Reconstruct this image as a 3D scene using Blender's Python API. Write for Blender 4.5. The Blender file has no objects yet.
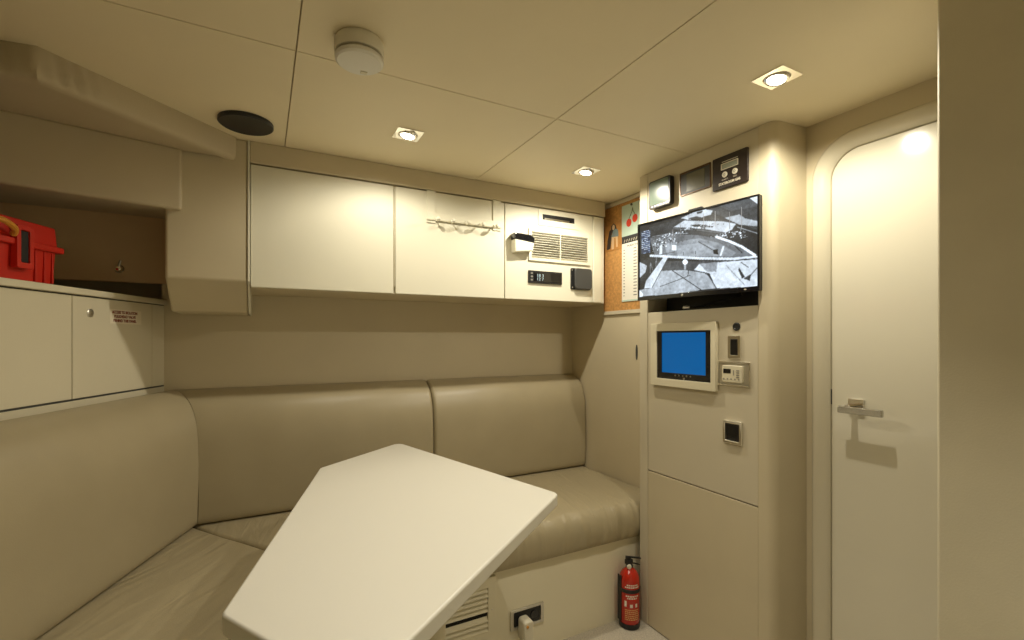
import bpy, bmesh, math
import numpy as np
from mathutils import Vector, Matrix, noise

C = bpy.context.scene.collection
sc = bpy.context.scene

# ---------------------------------------------------------------- camera, world, exposure
cam_data = bpy.data.cameras.new('camera')
cam = bpy.data.objects.new('camera', cam_data)
C.objects.link(cam)
cam.location = (0, 0, 1.25)
cam.rotation_euler = (math.radians(90), 0, math.radians(-28.0))
cam_data.sensor_fit = 'HORIZONTAL'
cam_data.sensor_width = 36.0
cam_data.lens = 36.0 * 470.6 / 1024.0
cam_data.shift_y = 19.3 / 1024.0
cam_data.clip_start = 0.02
sc.camera = cam

world = bpy.data.worlds.new('world')
sc.world = world
world.use_nodes = True
world.node_tree.nodes['Background'].inputs[0].default_value = (0.0, 0.0, 0.0, 1)
world.node_tree.nodes['Background'].inputs[1].default_value = 0.0

sc.view_settings.view_transform = 'Standard'
sc.view_settings.look = 'None'
sc.view_settings.gamma = 1.0
sc.view_settings.use_curve_mapping = False
sc.view_settings.exposure = 0.2
LAMP_WATTS = 21.0
LAMP_COLOR = (1.0, 0.93, 0.765)

# ---------------------------------------------------------------- materials
def lin(r, g, b):
    f = lambda c: (c / 255 / 12.92) if c / 255 <= 0.04045 else ((c / 255 + 0.055) / 1.055) ** 2.4
    return (f(r), f(g), f(b), 1)

def mat(name, col, rough=0.5, metal=0.0, bump=0.0, scale=200.0, vary=0.0, vscale=3.0, coat=0.0, emit=None, estr=0.0, spec=0.5):
    m = bpy.data.materials.new(name)
    m.use_nodes = True
    nt = m.node_tree
    b = nt.nodes['Principled BSDF']
    b.inputs['Base Color'].default_value = (*col[:3], 1)
    b.inputs['Roughness'].default_value = rough
    b.inputs['Metallic'].default_value = metal
    b.inputs['Specular IOR Level'].default_value = spec
    b.inputs['Coat Weight'].default_value = coat
    b.inputs['Coat Roughness'].default_value = 0.05
    if emit:
        b.inputs['Emission Color'].default_value = (*emit[:3], 1)
        b.inputs['Emission Strength'].default_value = estr
    if bump or vary:
        tc = nt.nodes.new('ShaderNodeTexCoord')
    if bump:
        n = nt.nodes.new('ShaderNodeTexNoise')
        n.inputs['Scale'].default_value = scale
        n.inputs['Detail'].default_value = 4
        nt.links.new(tc.outputs['Object'], n.inputs['Vector'])
        bp = nt.nodes.new('ShaderNodeBump')
        bp.inputs['Strength'].default_value = bump
        bp.inputs['Distance'].default_value = 0.002
        nt.links.new(n.outputs['Fac'], bp.inputs['Height'])
        nt.links.new(bp.outputs['Normal'], b.inputs['Normal'])
    if vary:
        n2 = nt.nodes.new('ShaderNodeTexNoise')
        n2.inputs['Scale'].default_value = vscale
        n2.inputs['Detail'].default_value = 5
        nt.links.new(tc.outputs['Object'], n2.inputs['Vector'])
        cr = nt.nodes.new('ShaderNodeValToRGB')
        cr.color_ramp.elements[0].position = 0.3
        cr.color_ramp.elements[1].position = 0.7
        cr.color_ramp.elements[0].color = tuple(c * (1 - vary) for c in col[:3]) + (1,)
        cr.color_ramp.elements[1].color = tuple(min(1, c * (1 + vary)) for c in col[:3]) + (1,)
        nt.links.new(n2.outputs['Fac'], cr.inputs['Fac'])
        nt.links.new(cr.outputs['Color'], b.inputs['Base Color'])
    return m

M = {}
M['ceiling'] = mat('ceiling_vinyl', (0.82, 0.72, 0.50), 0.55, bump=0.12, scale=350, vary=0.03, vscale=2.5)
M['vinyl'] = mat('wall_vinyl', (0.61, 0.53, 0.365), 0.5, bump=0.15, scale=320, vary=0.03, vscale=4)
M['hull'] = mat('hull_vinyl', (0.54, 0.46, 0.31), 0.55, bump=0.15, scale=300, vary=0.03, vscale=4)
M['niche'] = mat('niche_panel_vinyl', (0.72, 0.53, 0.31), 0.5, bump=0.12, scale=300, vary=0.04)
M['partition'] = mat('partition_vinyl', (0.66, 0.60, 0.44), 0.6, bump=0.2, scale=260, vary=0.04, vscale=6)
M['panel'] = mat('panel_laminate', (0.60, 0.535, 0.395), 0.42, bump=0.05, scale=250, vary=0.02)
M['white'] = mat('white_laminate', (0.77, 0.735, 0.59), 0.55, bump=0.03, scale=60, vary=0.01)
M['locker'] = mat('locker_laminate', (0.68, 0.62, 0.46), 0.38, bump=0.03, scale=80, vary=0.015)
M['gloss'] = mat('gloss_gelcoat', (0.80, 0.755, 0.61), 0.12, coat=0.5)
M['frame'] = mat('frame_gelcoat', (0.74, 0.68, 0.52), 0.2, coat=0.3)
M['table'] = mat('table_laminate', (0.76, 0.735, 0.655), 0.33, bump=0.02, scale=120)
M['leather'] = mat('taupe_leather', (0.40, 0.338, 0.215), 0.36, bump=0.22, scale=380, vary=0.035, vscale=5, spec=0.45)
M['base'] = mat('base_laminate', (0.80, 0.74, 0.56), 0.4, vary=0.02)
M['plastic_white'] = mat('white_plastic', (0.72, 0.67, 0.53), 0.35)
M['plastic_cream'] = mat('cream_plastic', (0.70, 0.64, 0.47), 0.35)
M['black'] = mat('black_plastic', (0.012, 0.012, 0.012), 0.4)
M['black_gloss'] = mat('gloss_black_plastic', (0.008, 0.008, 0.009), 0.1, coat=0.4)
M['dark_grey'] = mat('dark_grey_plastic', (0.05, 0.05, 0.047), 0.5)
M['void'] = mat('vent_shade_black', (0.01, 0.009, 0.008), 0.9)  # black colour for the shade inside the vents
M['brown_black'] = mat('brown_black_plate', (0.022, 0.014, 0.012), 0.35)
M['chrome'] = mat('chrome', (0.93, 0.91, 0.87), 0.10, 1.0)
M['steel'] = mat('brushed_steel', (0.66, 0.64, 0.58), 0.3, 1.0)
M['cork'] = mat('cork', (0.50, 0.255, 0.075), 0.8, bump=0.5, scale=150, vary=0.22, vscale=90)
M['paper'] = mat('paper', (0.78, 0.75, 0.66), 0.7)
M['mint'] = mat('mint_paper', (0.50, 0.62, 0.52), 0.6)
M['ink'] = mat('grey_ink', (0.22, 0.21, 0.19), 0.7)
M['ink_dark'] = mat('dark_ink', (0.03, 0.03, 0.03), 0.7)
M['ink_red'] = mat('red_brown_ink', (0.20, 0.018, 0.008), 0.7)
M['cherry'] = mat('cherry_red_ink', (0.62, 0.05, 0.02), 0.5)
M['stalk'] = mat('stalk_green_ink', (0.10, 0.13, 0.05), 0.6)
M['sticker'] = mat('clear_sticker', (0.80, 0.72, 0.56), 0.4)
M['red'] = mat('red_plastic', (0.58, 0.022, 0.008), 0.4, bump=0.05, scale=300)
M['red_paint'] = mat('red_enamel', (0.48, 0.018, 0.006), 0.22, coat=0.4)
M['label_text'] = mat('pale_yellow_print', (0.70, 0.42, 0.16), 0.5)
M['label_white'] = mat('white_print', (0.8, 0.72, 0.62), 0.5)
M['amber'] = mat('amber_plastic', (0.60, 0.26, 0.03), 0.3)
M['carpet'] = mat('beige_carpet', (0.50, 0.45, 0.36), 0.95, bump=0.9, scale=220, vary=0.2, vscale=160)
M['led'] = mat('lamp_lens', (0.9, 0.9, 0.9), 0.3, emit=(1.0, 0.93, 0.78), estr=14.0)
M['blue'] = mat('blue_screen', (0.0, 0.02, 0.06), 0.15, emit=lin(2, 104, 178), estr=0.58)
M['lcd'] = mat('grey_green_lcd', (0.15, 0.20, 0.15), 0.2, spec=0.25)
M['lcd_dark'] = mat('olive_lcd', (0.13, 0.125, 0.085), 0.25, coat=0.2)
M['lcd_pale'] = mat('pale_lcd', (0.33, 0.36, 0.29), 0.25)
M['digits'] = mat('glowing_digits', (0.2, 0.25, 0.25), 0.4, emit=(0.55, 0.75, 0.8), estr=0.5)
M['green_led'] = mat('standby_led', (0.5, 0.45, 0.35), 0.4)
M['fig_skin'] = mat('printed_skin', (0.66, 0.46, 0.26), 0.6)
M['fig_dark'] = mat('printed_dark', (0.05, 0.035, 0.025), 0.6)
M['fig_blue'] = mat('printed_blue_grey', (0.17, 0.22, 0.22), 0.6)
M['photo_bg'] = mat('printed_orange', (0.48, 0.22, 0.055), 0.55, vary=0.15, vscale=25)

# seat leather gets long shallow folds on top of its grain
def fold_leather(name, sx, sy, ang, strength):
    m = M['leather'].copy()
    m.name = name
    nt = m.node_tree
    b = nt.nodes['Principled BSDF']
    old = b.inputs['Normal'].links[0].from_node
    tc = nt.nodes.new('ShaderNodeTexCoord')
    mp = nt.nodes.new('ShaderNodeMapping')
    mp.inputs['Rotation'].default_value = (0, 0, ang)
    mp2 = nt.nodes.new('ShaderNodeMapping')
    mp2.inputs['Scale'].default_value = (sx, sy, 2)
    nt.links.new(tc.outputs['Object'], mp.inputs['Vector'])
    nt.links.new(mp.outputs['Vector'], mp2.inputs['Vector'])
    n = nt.nodes.new('ShaderNodeTexNoise')
    n.inputs['Scale'].default_value = 1.0
    n.inputs['Detail'].default_value = 1.5
    n.inputs['Distortion'].default_value = 1.0
    nt.links.new(mp2.outputs['Vector'], n.inputs['Vector'])
    bp = nt.nodes.new('ShaderNodeBump')
    bp.inputs['Strength'].default_value = strength
    bp.inputs['Distance'].default_value = 0.012
    nt.links.new(n.outputs['Fac'], bp.inputs['Height'])
    nt.links.new(old.outputs['Normal'], bp.inputs['Normal'])
    nt.links.new(bp.outputs['Normal'], b.inputs['Normal'])
    return m
M['seat_left'] = fold_leather('creased_taupe_leather', 3.5, 13.0, math.radians(-52), 0.7)
M['seat_back'] = fold_leather('puckered_taupe_leather', 26.0, 4.0, math.radians(8), 0.5)

# ---------------------------------------------------------------- mesh helpers
def bm_new():
    return bmesh.new()

def box(bm, x0, x1, y0, y1, z0, z1, mtx=None):
    vs = [bm.verts.new((x, y, z)) for x in (x0, x1) for y in (y0, y1) for z in (z0, z1)]
    for f in ((0, 1, 3, 2), (4, 6, 7, 5), (0, 4, 5, 1), (2, 3, 7, 6), (0, 2, 6, 4), (1, 5, 7, 3)):
        bm.faces.new([vs[i] for i in f])
    if mtx is not None:
        bmesh.ops.transform(bm, matrix=mtx, verts=vs)
    return vs

def pt(axis, a, b, c):
    # (a, b) lie in the plane across the axis, c runs along it
    return {'z': (a, b, c), 'y': (a, c, b), 'x': (c, a, b)}[axis]

def prism(bm, pts, lo, hi, axis='z', mtx=None):
    A = [bm.verts.new(pt(axis, p[0], p[1], lo)) for p in pts]
    B = [bm.verts.new(pt(axis, p[0], p[1], hi)) for p in pts]
    n = len(pts)
    bm.faces.new(A[::-1]); bm.faces.new(B)
    for i in range(n):
        bm.faces.new((A[i], A[(i + 1) % n], B[(i + 1) % n], B[i]))
    if mtx is not None:
        bmesh.ops.transform(bm, matrix=mtx, verts=A + B)
    return A + B

def rrect(x0, x1, z0, z1, r, seg=5):
    out = []
    for cx, cz, a0 in ((x1 - r, z1 - r, 0), (x0 + r, z1 - r, 90), (x0 + r, z0 + r, 180), (x1 - r, z0 + r, 270)):
        for k in range(seg + 1):
            a = math.radians(a0 + 90 * k / seg)
            out.append((cx + r * math.cos(a), cz + r * math.sin(a)))
    return out

def round_poly(pts, r, seg=5):
    out = []
    n = len(pts)
    for i in range(n):
        p = Vector(pts[i]); a = Vector(pts[i - 1]) - p; b = Vector(pts[(i + 1) % n]) - p
        a.normalize(); b.normalize()
        h = math.acos(max(-1, min(1, a.dot(b)))) / 2
        t = r / math.tan(h)
        c = p + (a + b).normalized() * (r / math.sin(h))
        s, e = p + a * t - c, p + b * t - c
        a0 = math.atan2(s.y, s.x); a1 = math.atan2(e.y, e.x)
        d = (a1 - a0 + math.pi) % (2 * math.pi) - math.pi
        for k in range(seg + 1):
            q = a0 + d * k / seg
            out.append((c.x + r * math.cos(q), c.y + r * math.sin(q)))
    return out

def ring(bm, outer, inner, lo, hi, axis='y'):
    L = []
    for P, c in ((outer, lo), (outer, hi), (inner, hi), (inner, lo)):
        L.append([bm.verts.new(pt(axis, p[0], p[1], c)) for p in P])
    n = len(outer)
    for k in range(4):
        a, b = L[k], L[(k + 1) % 4]
        for i in range(n):
            bm.faces.new((a[i], a[(i + 1) % n], b[(i + 1) % n], b[i]))

def lathe(bm, prof, c=(0, 0, 0), axis='z', seg=32, mtx=None):
    rows = []
    allv = []
    for r, h in prof:
        if r < 1e-6:
            v = bm.verts.new(Vector(c) + Vector(pt(axis, 0, 0, h))); rows.append([v]); allv.append(v)
        else:
            row = [bm.verts.new(Vector(c) + Vector(pt(axis, r * math.cos(2 * math.pi * k / seg), r * math.sin(2 * math.pi * k / seg), h))) for k in range(seg)]
            rows.append(row); allv += row
    for a, b in zip(rows, rows[1:]):
        for k in range(seg):
            k2 = (k + 1) % seg
            if len(a) == 1 and len(b) > 1: bm.faces.new((a[0], b[k], b[k2]))
            elif len(b) == 1 and len(a) > 1: bm.faces.new((a[k], a[k2], b[0]))
            elif len(a) > 1: bm.faces.new((a[k], a[k2], b[k2], b[k]))
    if len(rows[0]) > 1: bm.faces.new(rows[0][::-1])
    if len(rows[-1]) > 1: bm.faces.new(rows[-1])
    if mtx is not None:
        bmesh.ops.transform(bm, matrix=mtx, verts=allv)

def tube(bm, pts, r, seg=10):
    pts = [Vector(p) for p in pts]
    rows = []
    up = None
    for i, p in enumerate(pts):
        t = (pts[min(i + 1, len(pts) - 1)] - pts[max(i - 1, 0)]).normalized()
        if up is None:
            up = t.orthogonal().normalized()
        up = (up - t * up.dot(t)).normalized()
        s = t.cross(up)
        rr = r[i] if isinstance(r, (list, tuple)) else r
        rows.append([bm.verts.new(p + rr * (up * math.cos(2 * math.pi * k / seg) + s * math.sin(2 * math.pi * k / seg))) for k in range(seg)])
    for a, b in zip(rows, rows[1:]):
        for k in range(seg):
            bm.faces.new((a[k], a[(k + 1) % seg], b[(k + 1) % seg], b[k]))
    bm.faces.new(rows[0][::-1]); bm.faces.new(rows[-1])

def spline(pts, n):
    out = []
    P = [Vector(p) for p in pts]
    for i in range(len(P) - 1):
        p0, p1, p2, p3 = P[max(i - 1, 0)], P[i], P[i + 1], P[min(i + 2, len(P) - 1)]
        for k in range(n):
            t = k / n
            out.append(0.5 * (2 * p1 + (p2 - p0) * t + (2 * p0 - 5 * p1 + 4 * p2 - p3) * t * t + (3 * p1 - p0 - 3 * p2 + p3) * t ** 3))
    out.append(P[-1])
    return out

def obj(name, bm, m, parent=None, bevel=0.0, seg=3, angle=35, smooth=True, label=None):
    bmesh.ops.recalc_face_normals(bm, faces=bm.faces)
    me = bpy.data.meshes.new(name)
    bm.to_mesh(me); bm.free()
    if smooth:
        me.polygons.foreach_set('use_smooth', [True] * len(me.polygons))
        me.set_sharp_from_angle(angle=math.radians(angle))
    me.materials.append(m)
    o = bpy.data.objects.new(name, me)
    C.objects.link(o)
    if parent is not None:
        o.parent = parent
    if bevel:
        md = o.modifiers.new('bevel', 'BEVEL')
        md.width = bevel; md.segments = seg; md.limit_method = 'ANGLE'; md.angle_limit = math.radians(angle)
        md.harden_normals = True
    if label:
        o['label'] = label
    return o

def tag(o, label, cat, group=None):
    o['label'] = label; o['category'] = cat
    if group: o['group'] = group
    return o

def thing(name, label, cat, loc=(0, 0, 0), rz=0.0, group=None):
    o = bpy.data.objects.new(name, None)
    o.empty_display_size = 0.05
    C.objects.link(o)
    o.location = loc; o.rotation_euler = (0, 0, rz)
    return tag(o, label, cat, group)

def struct(o, label=None):
    o['kind'] = 'structure'
    if label: o['label'] = label
    return o

def text(name, body, size, m, parent, loc, width=None, align='CENTER', thick=0.0002, bold=0.0):
    cu = bpy.data.curves.new(name, 'FONT')
    cu.body = body; cu.size = size; cu.align_x = align; cu.align_y = 'CENTER'; cu.extrude = thick; cu.offset = bold
    tmp = bpy.data.objects.new(name, cu)
    C.objects.link(tmp)
    dg = bpy.context.evaluated_depsgraph_get()
    me = bpy.data.meshes.new_from_object(tmp.evaluated_get(dg))
    bpy.data.objects.remove(tmp); bpy.data.curves.remove(cu)
    w = max(v.co.x for v in me.vertices) - min(v.co.x for v in me.vertices)
    k = width / w if width else 1.0
    me.transform(Matrix.Rotation(math.radians(90), 4, 'X') @ Matrix.Diagonal((k, 1, 1, 1)))
    me.materials.clear(); me.materials.append(m)
    o = bpy.data.objects.new(name, me)
    C.objects.link(o)
    o.parent = parent; o.location = loc
    return o

def bx(name, m, parent, x0, x1, y0, y1, z0, z1, bevel=0.0, seg=3, label=None):
    bm = bm_new(); box(bm, x0, x1, y0, y1, z0, z1)
    return obj(name, bm, m, parent, bevel, seg, label=label)

def pr(name, m, parent, pts, lo, hi, axis='y', bevel=0.0, seg=2, angle=35, label=None):
    bm = bm_new(); prism(bm, pts, lo, hi, axis)
    return obj(name, bm, m, parent, bevel, seg, angle, label=label)

# ---------------------------------------------------------------- places (metres, z up, y towards the back wall)
ZC = 1.975                     # ceiling
XR = 1.645                     # right wall
XP = 1.49                      # face of the equipment tower
YB = 2.326                     # back wall
YF = 1.968                     # face of the overhead cabinets
A = Vector((-0.344, YB))       # where the left lockers meet the back wall
D = Vector((0.36, 0.933)).normalized()       # along the lockers
N = Vector((D.y, -D.x))                      # from the lockers into the room
RZL = math.atan2(D.y, D.x)
RZR = -math.pi / 2
FAR = 2.75

def lp(s, o):                  # s metres along the lockers from the back wall, o metres into the room
    p = A - D * s + N * o
    return (p.x, p.y)

# ================================================================ THE SETTING
bm = bm_new(); box(bm, -1.9, 2.0, -1.0, 2.6, -0.06, 0.0)
struct(obj('floor', bm, M['carpet']))

bm = bm_new()
g = 0.0014
xs = [-1.9, 0.076, 0.858, 2.0]; ys = [-1.0, 0.45, 1.30, 2.6]
for i in range(3):
    for j in range(3):
        y1 = ys[j + 1]
        box(bm, xs[i] + g, xs[i + 1] - g, ys[j] + g, y1 - g, ZC, ZC + 0.012)
box(bm, -1.9, 2.0, -1.0, 2.6, ZC + 0.013, ZC + 0.05)
struct(obj('ceiling', bm, M['ceiling'], None, 0.0012, 2))

bm = bm_new(); box(bm, A.x - 0.01, XR + 0.06, YB, YB + 0.05, 0, ZC)
struct(obj('wall_back', bm, M['vinyl']))
bm = bm_new()
box(bm, -1.35, A.x - 0.01, YB + 0.15, YB + 0.19, 0, ZC)
box(bm, A.x - 0.012, A.x - 0.01 + 0.03, YB + 0.05, YB + 0.17, 0, ZC)
struct(obj('wall_niche', bm, M['vinyl']))

bm = bm_new()
prism(bm, [lp(-0.35, -0.46), lp(FAR + 0.3, -0.46), lp(FAR + 0.3, -0.52), lp(-0.35, -0.52)], 0, ZC)
struct(obj('wall_left', bm, M['hull']))

bm = bm_new(); box(bm, -1.9, 2.0, -1.0, -0.95, 0, ZC)
struct(obj('wall_front', bm, M['white']))

# right wall with the round cornered door opening
DY0, DY1, DZ1 = 0.23, 0.878, 1.860
bm = bm_new()
box(bm, XR, XR + 0.055, 0.955, YB + 0.05, 0, ZC)
box(bm, XR, XR + 0.055, -0.95, DY0 - 0.08, 0, ZC)
def door_loop(off, r, x, seg=10):
    y0, y1, z1 = DY0 - off, DY1 + off, DZ1 + off
    L = [(x, y1, 0.0)]
    for k in range(seg + 1):
        a = math.radians(90 * k / seg)
        L.append((x, y1 - r + r * math.cos(a), z1 - r + r * math.sin(a)))
    for k in range(seg + 1):
        a = math.radians(90 + 90 * k / seg)
        L.append((x, y0 + r + r * math.cos(a), z1 - r + r * math.sin(a)))
    L.append((x, y0, 0.0))
    return L
sq = [(XR, 0.955, 0.0)]
for k in range(11):
    sq.append((XR, 0.955, ZC - 0.02 * (1 - k / 10)) if k < 5 else (XR, 0.955 - 0.02 * (k - 5) / 5, ZC))
for k in range(11):
    sq.append((XR, DY0 - 0.08 + 0.02 * (5 - k) / 5, ZC) if k < 5 else (XR, DY0 - 0.08, ZC - 0.02 * (k - 5) / 5))
sq.append((XR, DY0 - 0.08, 0.0))
def strip(bm, loops):
    rows = [[bm.verts.new(p) for p in L] for L in loops]
    for a, b in zip(rows, rows[1:]):
        for i in range(len(a) - 1):
            bm.faces.new((a[i], a[i + 1], b[i + 1], b[i]))
strip(bm, [sq, door_loop(0.052, 0.135, XR)])
wr = struct(obj('wall_right', bm, M['vinyl']))
bm = bm_new()
strip(bm, [door_loop(0.053, 0.136, XR + 0.002), door_loop(0.048, 0.131, XR - 0.003), door_loop(0.040, 0.123, XR - 0.003),
           door_loop(0.020, 0.105, XR + 0.004), door_loop(0.002, 0.09, XR + 0.012),
           door_loop(0.0, 0.088, XR + 0.016), door_loop(0.0, 0.088, XR + 0.05)])
struct(obj('trim_1', bm, M['frame'], angle=60), 'moulded cream frame round the door')
bm = bm_new()
vs = [(p[1], p[2]) for p in door_loop(-0.0035, 0.085, 0)]
prism(bm, vs, XR + 0.012, XR + 0.045, 'x')
door = struct(obj('door_1', bm, M['gloss'], None, 0.003, 2), 'glossy cream cabin door with rounded corner')
bm = bm_new(); box(bm, XR + 0.052, XR + 0.06, DY0 - 0.1, DY1 + 0.1, 0, 1.96)
struct(obj('wall_passage', bm, M['vinyl']))
bm = bm_new()
box(bm, XR + 0.004, XR + 0.012, 0.778, 0.822, 1.018, 1.062)
tube(bm, [(XR + 0.008, 0.806, 1.037), (XR - 0.035, 0.806, 1.037)], 0.009, 16)
ho = obj('door_handle', bm, M['chrome'], door, 0.0015, 2)
bm = bm_new(); box(bm, XR - 0.045, XR - 0.031, 0.708, 0.828, 1.020, 1.041)
obj('lever', bm, mat('satin_chrome', (0.55, 0.54, 0.50), 0.22, 1.0), ho, 0.002, 2)
bm = bm_new(); box(bm, XR + 0.0125, XR + 0.0155, DY1 - 0.006, DY1 - 0.001, 1.036, 1.086)
struct(obj('trim_2', bm, M['dark_grey'], None, 0.0008, 2), 'dark metal strike plate in the door frame')

bm = bm_new(); box(bm, 1.20, 1.30, -0.95, 0.4355, 0, ZC)
struct(obj('wall_near', bm, M['partition'], None, 0.006, 4), 'vinyl covered partition close by at the right')

# padded overhead box and valance at the hull side
R0 = Vector((-0.240, 1.943)); RD = Vector((-0.973, -0.23)).normalized()
RL = R0 + RD * 0.95
bm = bm_new()
top = [(R0.x, R0.y), (RL.x, RL.y), (RL.x - 0.05, YB + 0.15), (-0.30, YB + 0.15)]
lo = [bm.verts.new((p[0], p[1], z)) for p, z in zip(top, (1.689, 1.689, 1.748, 1.748))]
hi = [bm.verts.new((p[0], p[1], 1.90)) for p in top]
bm.faces.new(lo[::-1]); bm.faces.new(hi)
for i in range(4):
    bm.faces.new((lo[i], lo[(i + 1) % 4], hi[(i + 1) % 4], hi[i]))
struct(obj('trim_3', bm, M['hull'], None, 0.010, 4), 'padded overhead box above the open shelf')

V1 = Vector((-0.083, 1.957)); V0 = Vector((-0.491, 1.578)); V2 = Vector((-1.3, 1.70))
bm = bm_new()
prism(bm, [(V1.x - 0.03, V1.y), (V0.x - 0.02, V0.y + 0.02), (V2.x, V2.y + 0.02), (-1.35, YB + 0.1), (-0.30, YB + 0.1), (-0.30, 1.957)], 1.897, ZC)
struct(obj('trim_4', bm, M['hull'], None), 'vinyl soffit behind the padded valance')
# the valance: a padded strip with pleats near its bend
bm = bm_new()
path = []
n1 = 90
for k in range(n1 + 1):
    path.append(V1.lerp(V0, k / n1))
for k in range(1, 60):
    path.append(V0.lerp(V2, k / 60))
rows = []
prof = [(0.03, 0.0), (0.0, 0.0), (-0.002, 0.02), (-0.002, 0.045), (0.0, 0.066), (0.004, 0.075), (0.012, 0.080), (0.03, 0.081)]
dirs = [(path[min(i + 1, len(path) - 1)] - path[max(i - 1, 0)]).normalized() for i in range(len(path))]
for i, p in enumerate(path):
    d = dirs[i]; nr = Vector((-d.y, d.x))
    if nr.y > 0: nr = -nr          # towards the room
    s = (p - V0).length * (1 if i > n1 else -1)
    amp = 0.009 * math.exp(-((s + 0.075) / 0.055) ** 2) + 0.009 * math.exp(-((s - 0.06) / 0.05) ** 2)
    row = []
    for o, h in prof:
        ph = 2 * math.pi * (s / 0.036 + (h / 0.08) * 0.9)
        b = amp * math.sin(ph) * math.sin(math.pi * min(1, h / 0.08)) if o < 0.02 else 0
        q = p - nr * (o + b)
        row.append(bm.verts.new((q.x, q.y, ZC - h)))
    rows.append(row)
for a, b in zip(rows, rows[1:]):
    for k in range(len(prof) - 1):
        bm.faces.new((a[k], b[k], b[k + 1], a[k + 1]))
    bm.faces.new((a[-1], b[-1], b[0], a[0]))
bm.faces.new(rows[0]); bm.faces.new(rows[-1][::-1])
struct(obj('trim_5', bm, M['hull'], None, angle=50), 'pleated padded valance under the ceiling')

# padded pillar between the shelf and the overhead cabinets
bm = bm_new()
side = [(1.966, ZC), (1.966, 1.461), (2.095, 1.351), (YB, 1.351), (YB, ZC)]
prism(bm, side, -0.291, -0.046, 'x')
struct(obj('trim_6', bm, M['vinyl'], None, 0.009, 4), 'padded pillar with a chamfered foot')
bm = bm_new()
side = [(1.962, ZC), (1.962, 1.461), (2.091, 1.352), (YB, 1.352), (YB, ZC)]
prism(bm, side, -0.0455, -0.0385, 'x')
struct(obj('trim_7', bm, M['white'], None, 0.001, 2), 'thin white edge of the pillar')
# soffit over the overhead cabinets
bm = bm_new(); box(bm, -0.038, 1.604, 1.964, YB, 1.896, ZC); box(bm, 1.604, XR, 2.03, YB, 1.44, ZC)
struct(obj('trim_8', bm, M['vinyl'], None, 0.004, 3), 'soffit band above the overhead cabinets')
# panel that closes the open shelf at the back
bm = bm_new(); box(bm, -0.86, -0.27, YB - 0.002, YB + 0.012, 1.472, 1.75)
struct(obj('trim_9', bm, M['niche'], None, 0.004, 2), 'brown back panel of the open shelf')

# ================================================================ CEILING FITTINGS
def make_downlight(label):
    t = thing('downlight', label, 'ceiling light', (0, 0, ZC), 0, 'recessed ceiling downlights')
    k = 0.046
    bm = bm_new(); ring(bm, rrect(-k, k, -k, k, 0.003, 6), rrect(-0.034, 0.034, -0.034, 0.034, 0.0339, 6), -0.0035, 0.0, 'z')
    obj('trim_plate', bm, M['chrome'], t, 0.001, 2)
    tilt = Matrix.Rotation(math.radians(9), 4, 'Y')
    bm = bm_new(); lathe(bm, [(0.0325, 0.0), (0.0325, -0.004), (0.030, -0.009), (0.0255, -0.0105), (0.0235, -0.009), (0.0235, -0.004)], mtx=tilt)
    obj('gimbal_ring', bm, M['chrome'], t)
    bm = bm_new(); lathe(bm, [(0.0, -0.0045), (0.023, -0.0045), (0.023, -0.006), (0.0, -0.0075)], mtx=tilt)
    obj('lens', bm, M['led'], t)
    ld = bpy.data.lights.new('lamp_light', 'SPOT')
    ld.energy = LAMP_WATTS; ld.color = LAMP_COLOR
    ld.spot_size = math.radians(166); ld.spot_blend = 0.45; ld.shadow_soft_size = 0.014
    lo = bpy.data.objects.new('lamp_light', ld)
    C.objects.link(lo); lo.parent = t; lo.location = (0, 0, -0.018)
    return t
def dup(root, loc, label, group=None):
    r = root.copy(); C.objects.link(r); r.location = loc; r['label'] = label
    if group: r['group'] = group
    for ch in list(root.children):
        c = ch.copy(); C.objects.link(c); c.parent = r
        for gch in ch.children:
            q = gch.copy(); C.objects.link(q); q.parent = c
    return r
dl = make_downlight('lit square chrome ceiling downlight in front of the wide left overhead cabinet door')
dl.location = (0.456, 1.64, ZC)
def dim(root, f):              # each lamp burns at its own strength
    for ch in root.children:
        if ch.type == 'LIGHT':
            ch.data = ch.data.copy(); ch.data.energy = LAMP_WATTS * f
dl2 = dup(dl, (1.233, 1.64, ZC), 'lit square chrome ceiling downlight near the cork board corner')
dl3 = dup(dl, (1.257, 0.805, ZC), 'lit square chrome ceiling downlight nearest the door, its round gimbal tilted')
dl4 = dup(dl, (0.456, 0.805, ZC), 'ceiling downlight directly over the near end of the table')
dl_fill = dup(dl, (0.70, -0.50, ZC), 'unseen ceiling fill lamp added over the aisle behind the camera')  # added fill lamp, out of view, bouncing light off the aisle floor
for root, f in ((dl, 0.42), (dl2, 0.78), (dl3, 0.80), (dl4, 0.85), (dl_fill, 1.15)):
    dim(root, f)
for ch in list(dl4.children) + list(dl_fill.children):        # narrower beams on the table and the aisle floor
    if ch.type == 'LIGHT':
        ch.data.spot_size = math.radians(104); ch.data.spot_blend = 0.6

t = thing('smoke_detector', 'round cream smoke detector on the ceiling above the table', 'smoke detector', (0.210, 1.186, ZC))
bm = bm_new(); lathe(bm, [(0.054, 0.0), (0.054, -0.006), (0.058, -0.007), (0.058, -0.031), (0.056, -0.034), (0.049, -0.034)], seg=48)
obj('base', bm, M['plastic_white'], t)
bm = bm_new(); lathe(bm, [(0.047, -0.034), (0.047, -0.040)], seg=48)
obj('smoke_slot', bm, M['plastic_cream'], t)
bm = bm_new(); lathe(bm, [(0.055, -0.040), (0.057, -0.043), (0.056, -0.050), (0.051, -0.054), (0.0, -0.057)], seg=48)
obj('cover', bm, M['table'], t)
bm = bm_new(); box(bm, 0.008, 0.024, 0.026, 0.038, -0.0575, -0.0545)
obj('test_button', bm, M['plastic_cream'], t, 0.001)

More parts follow.
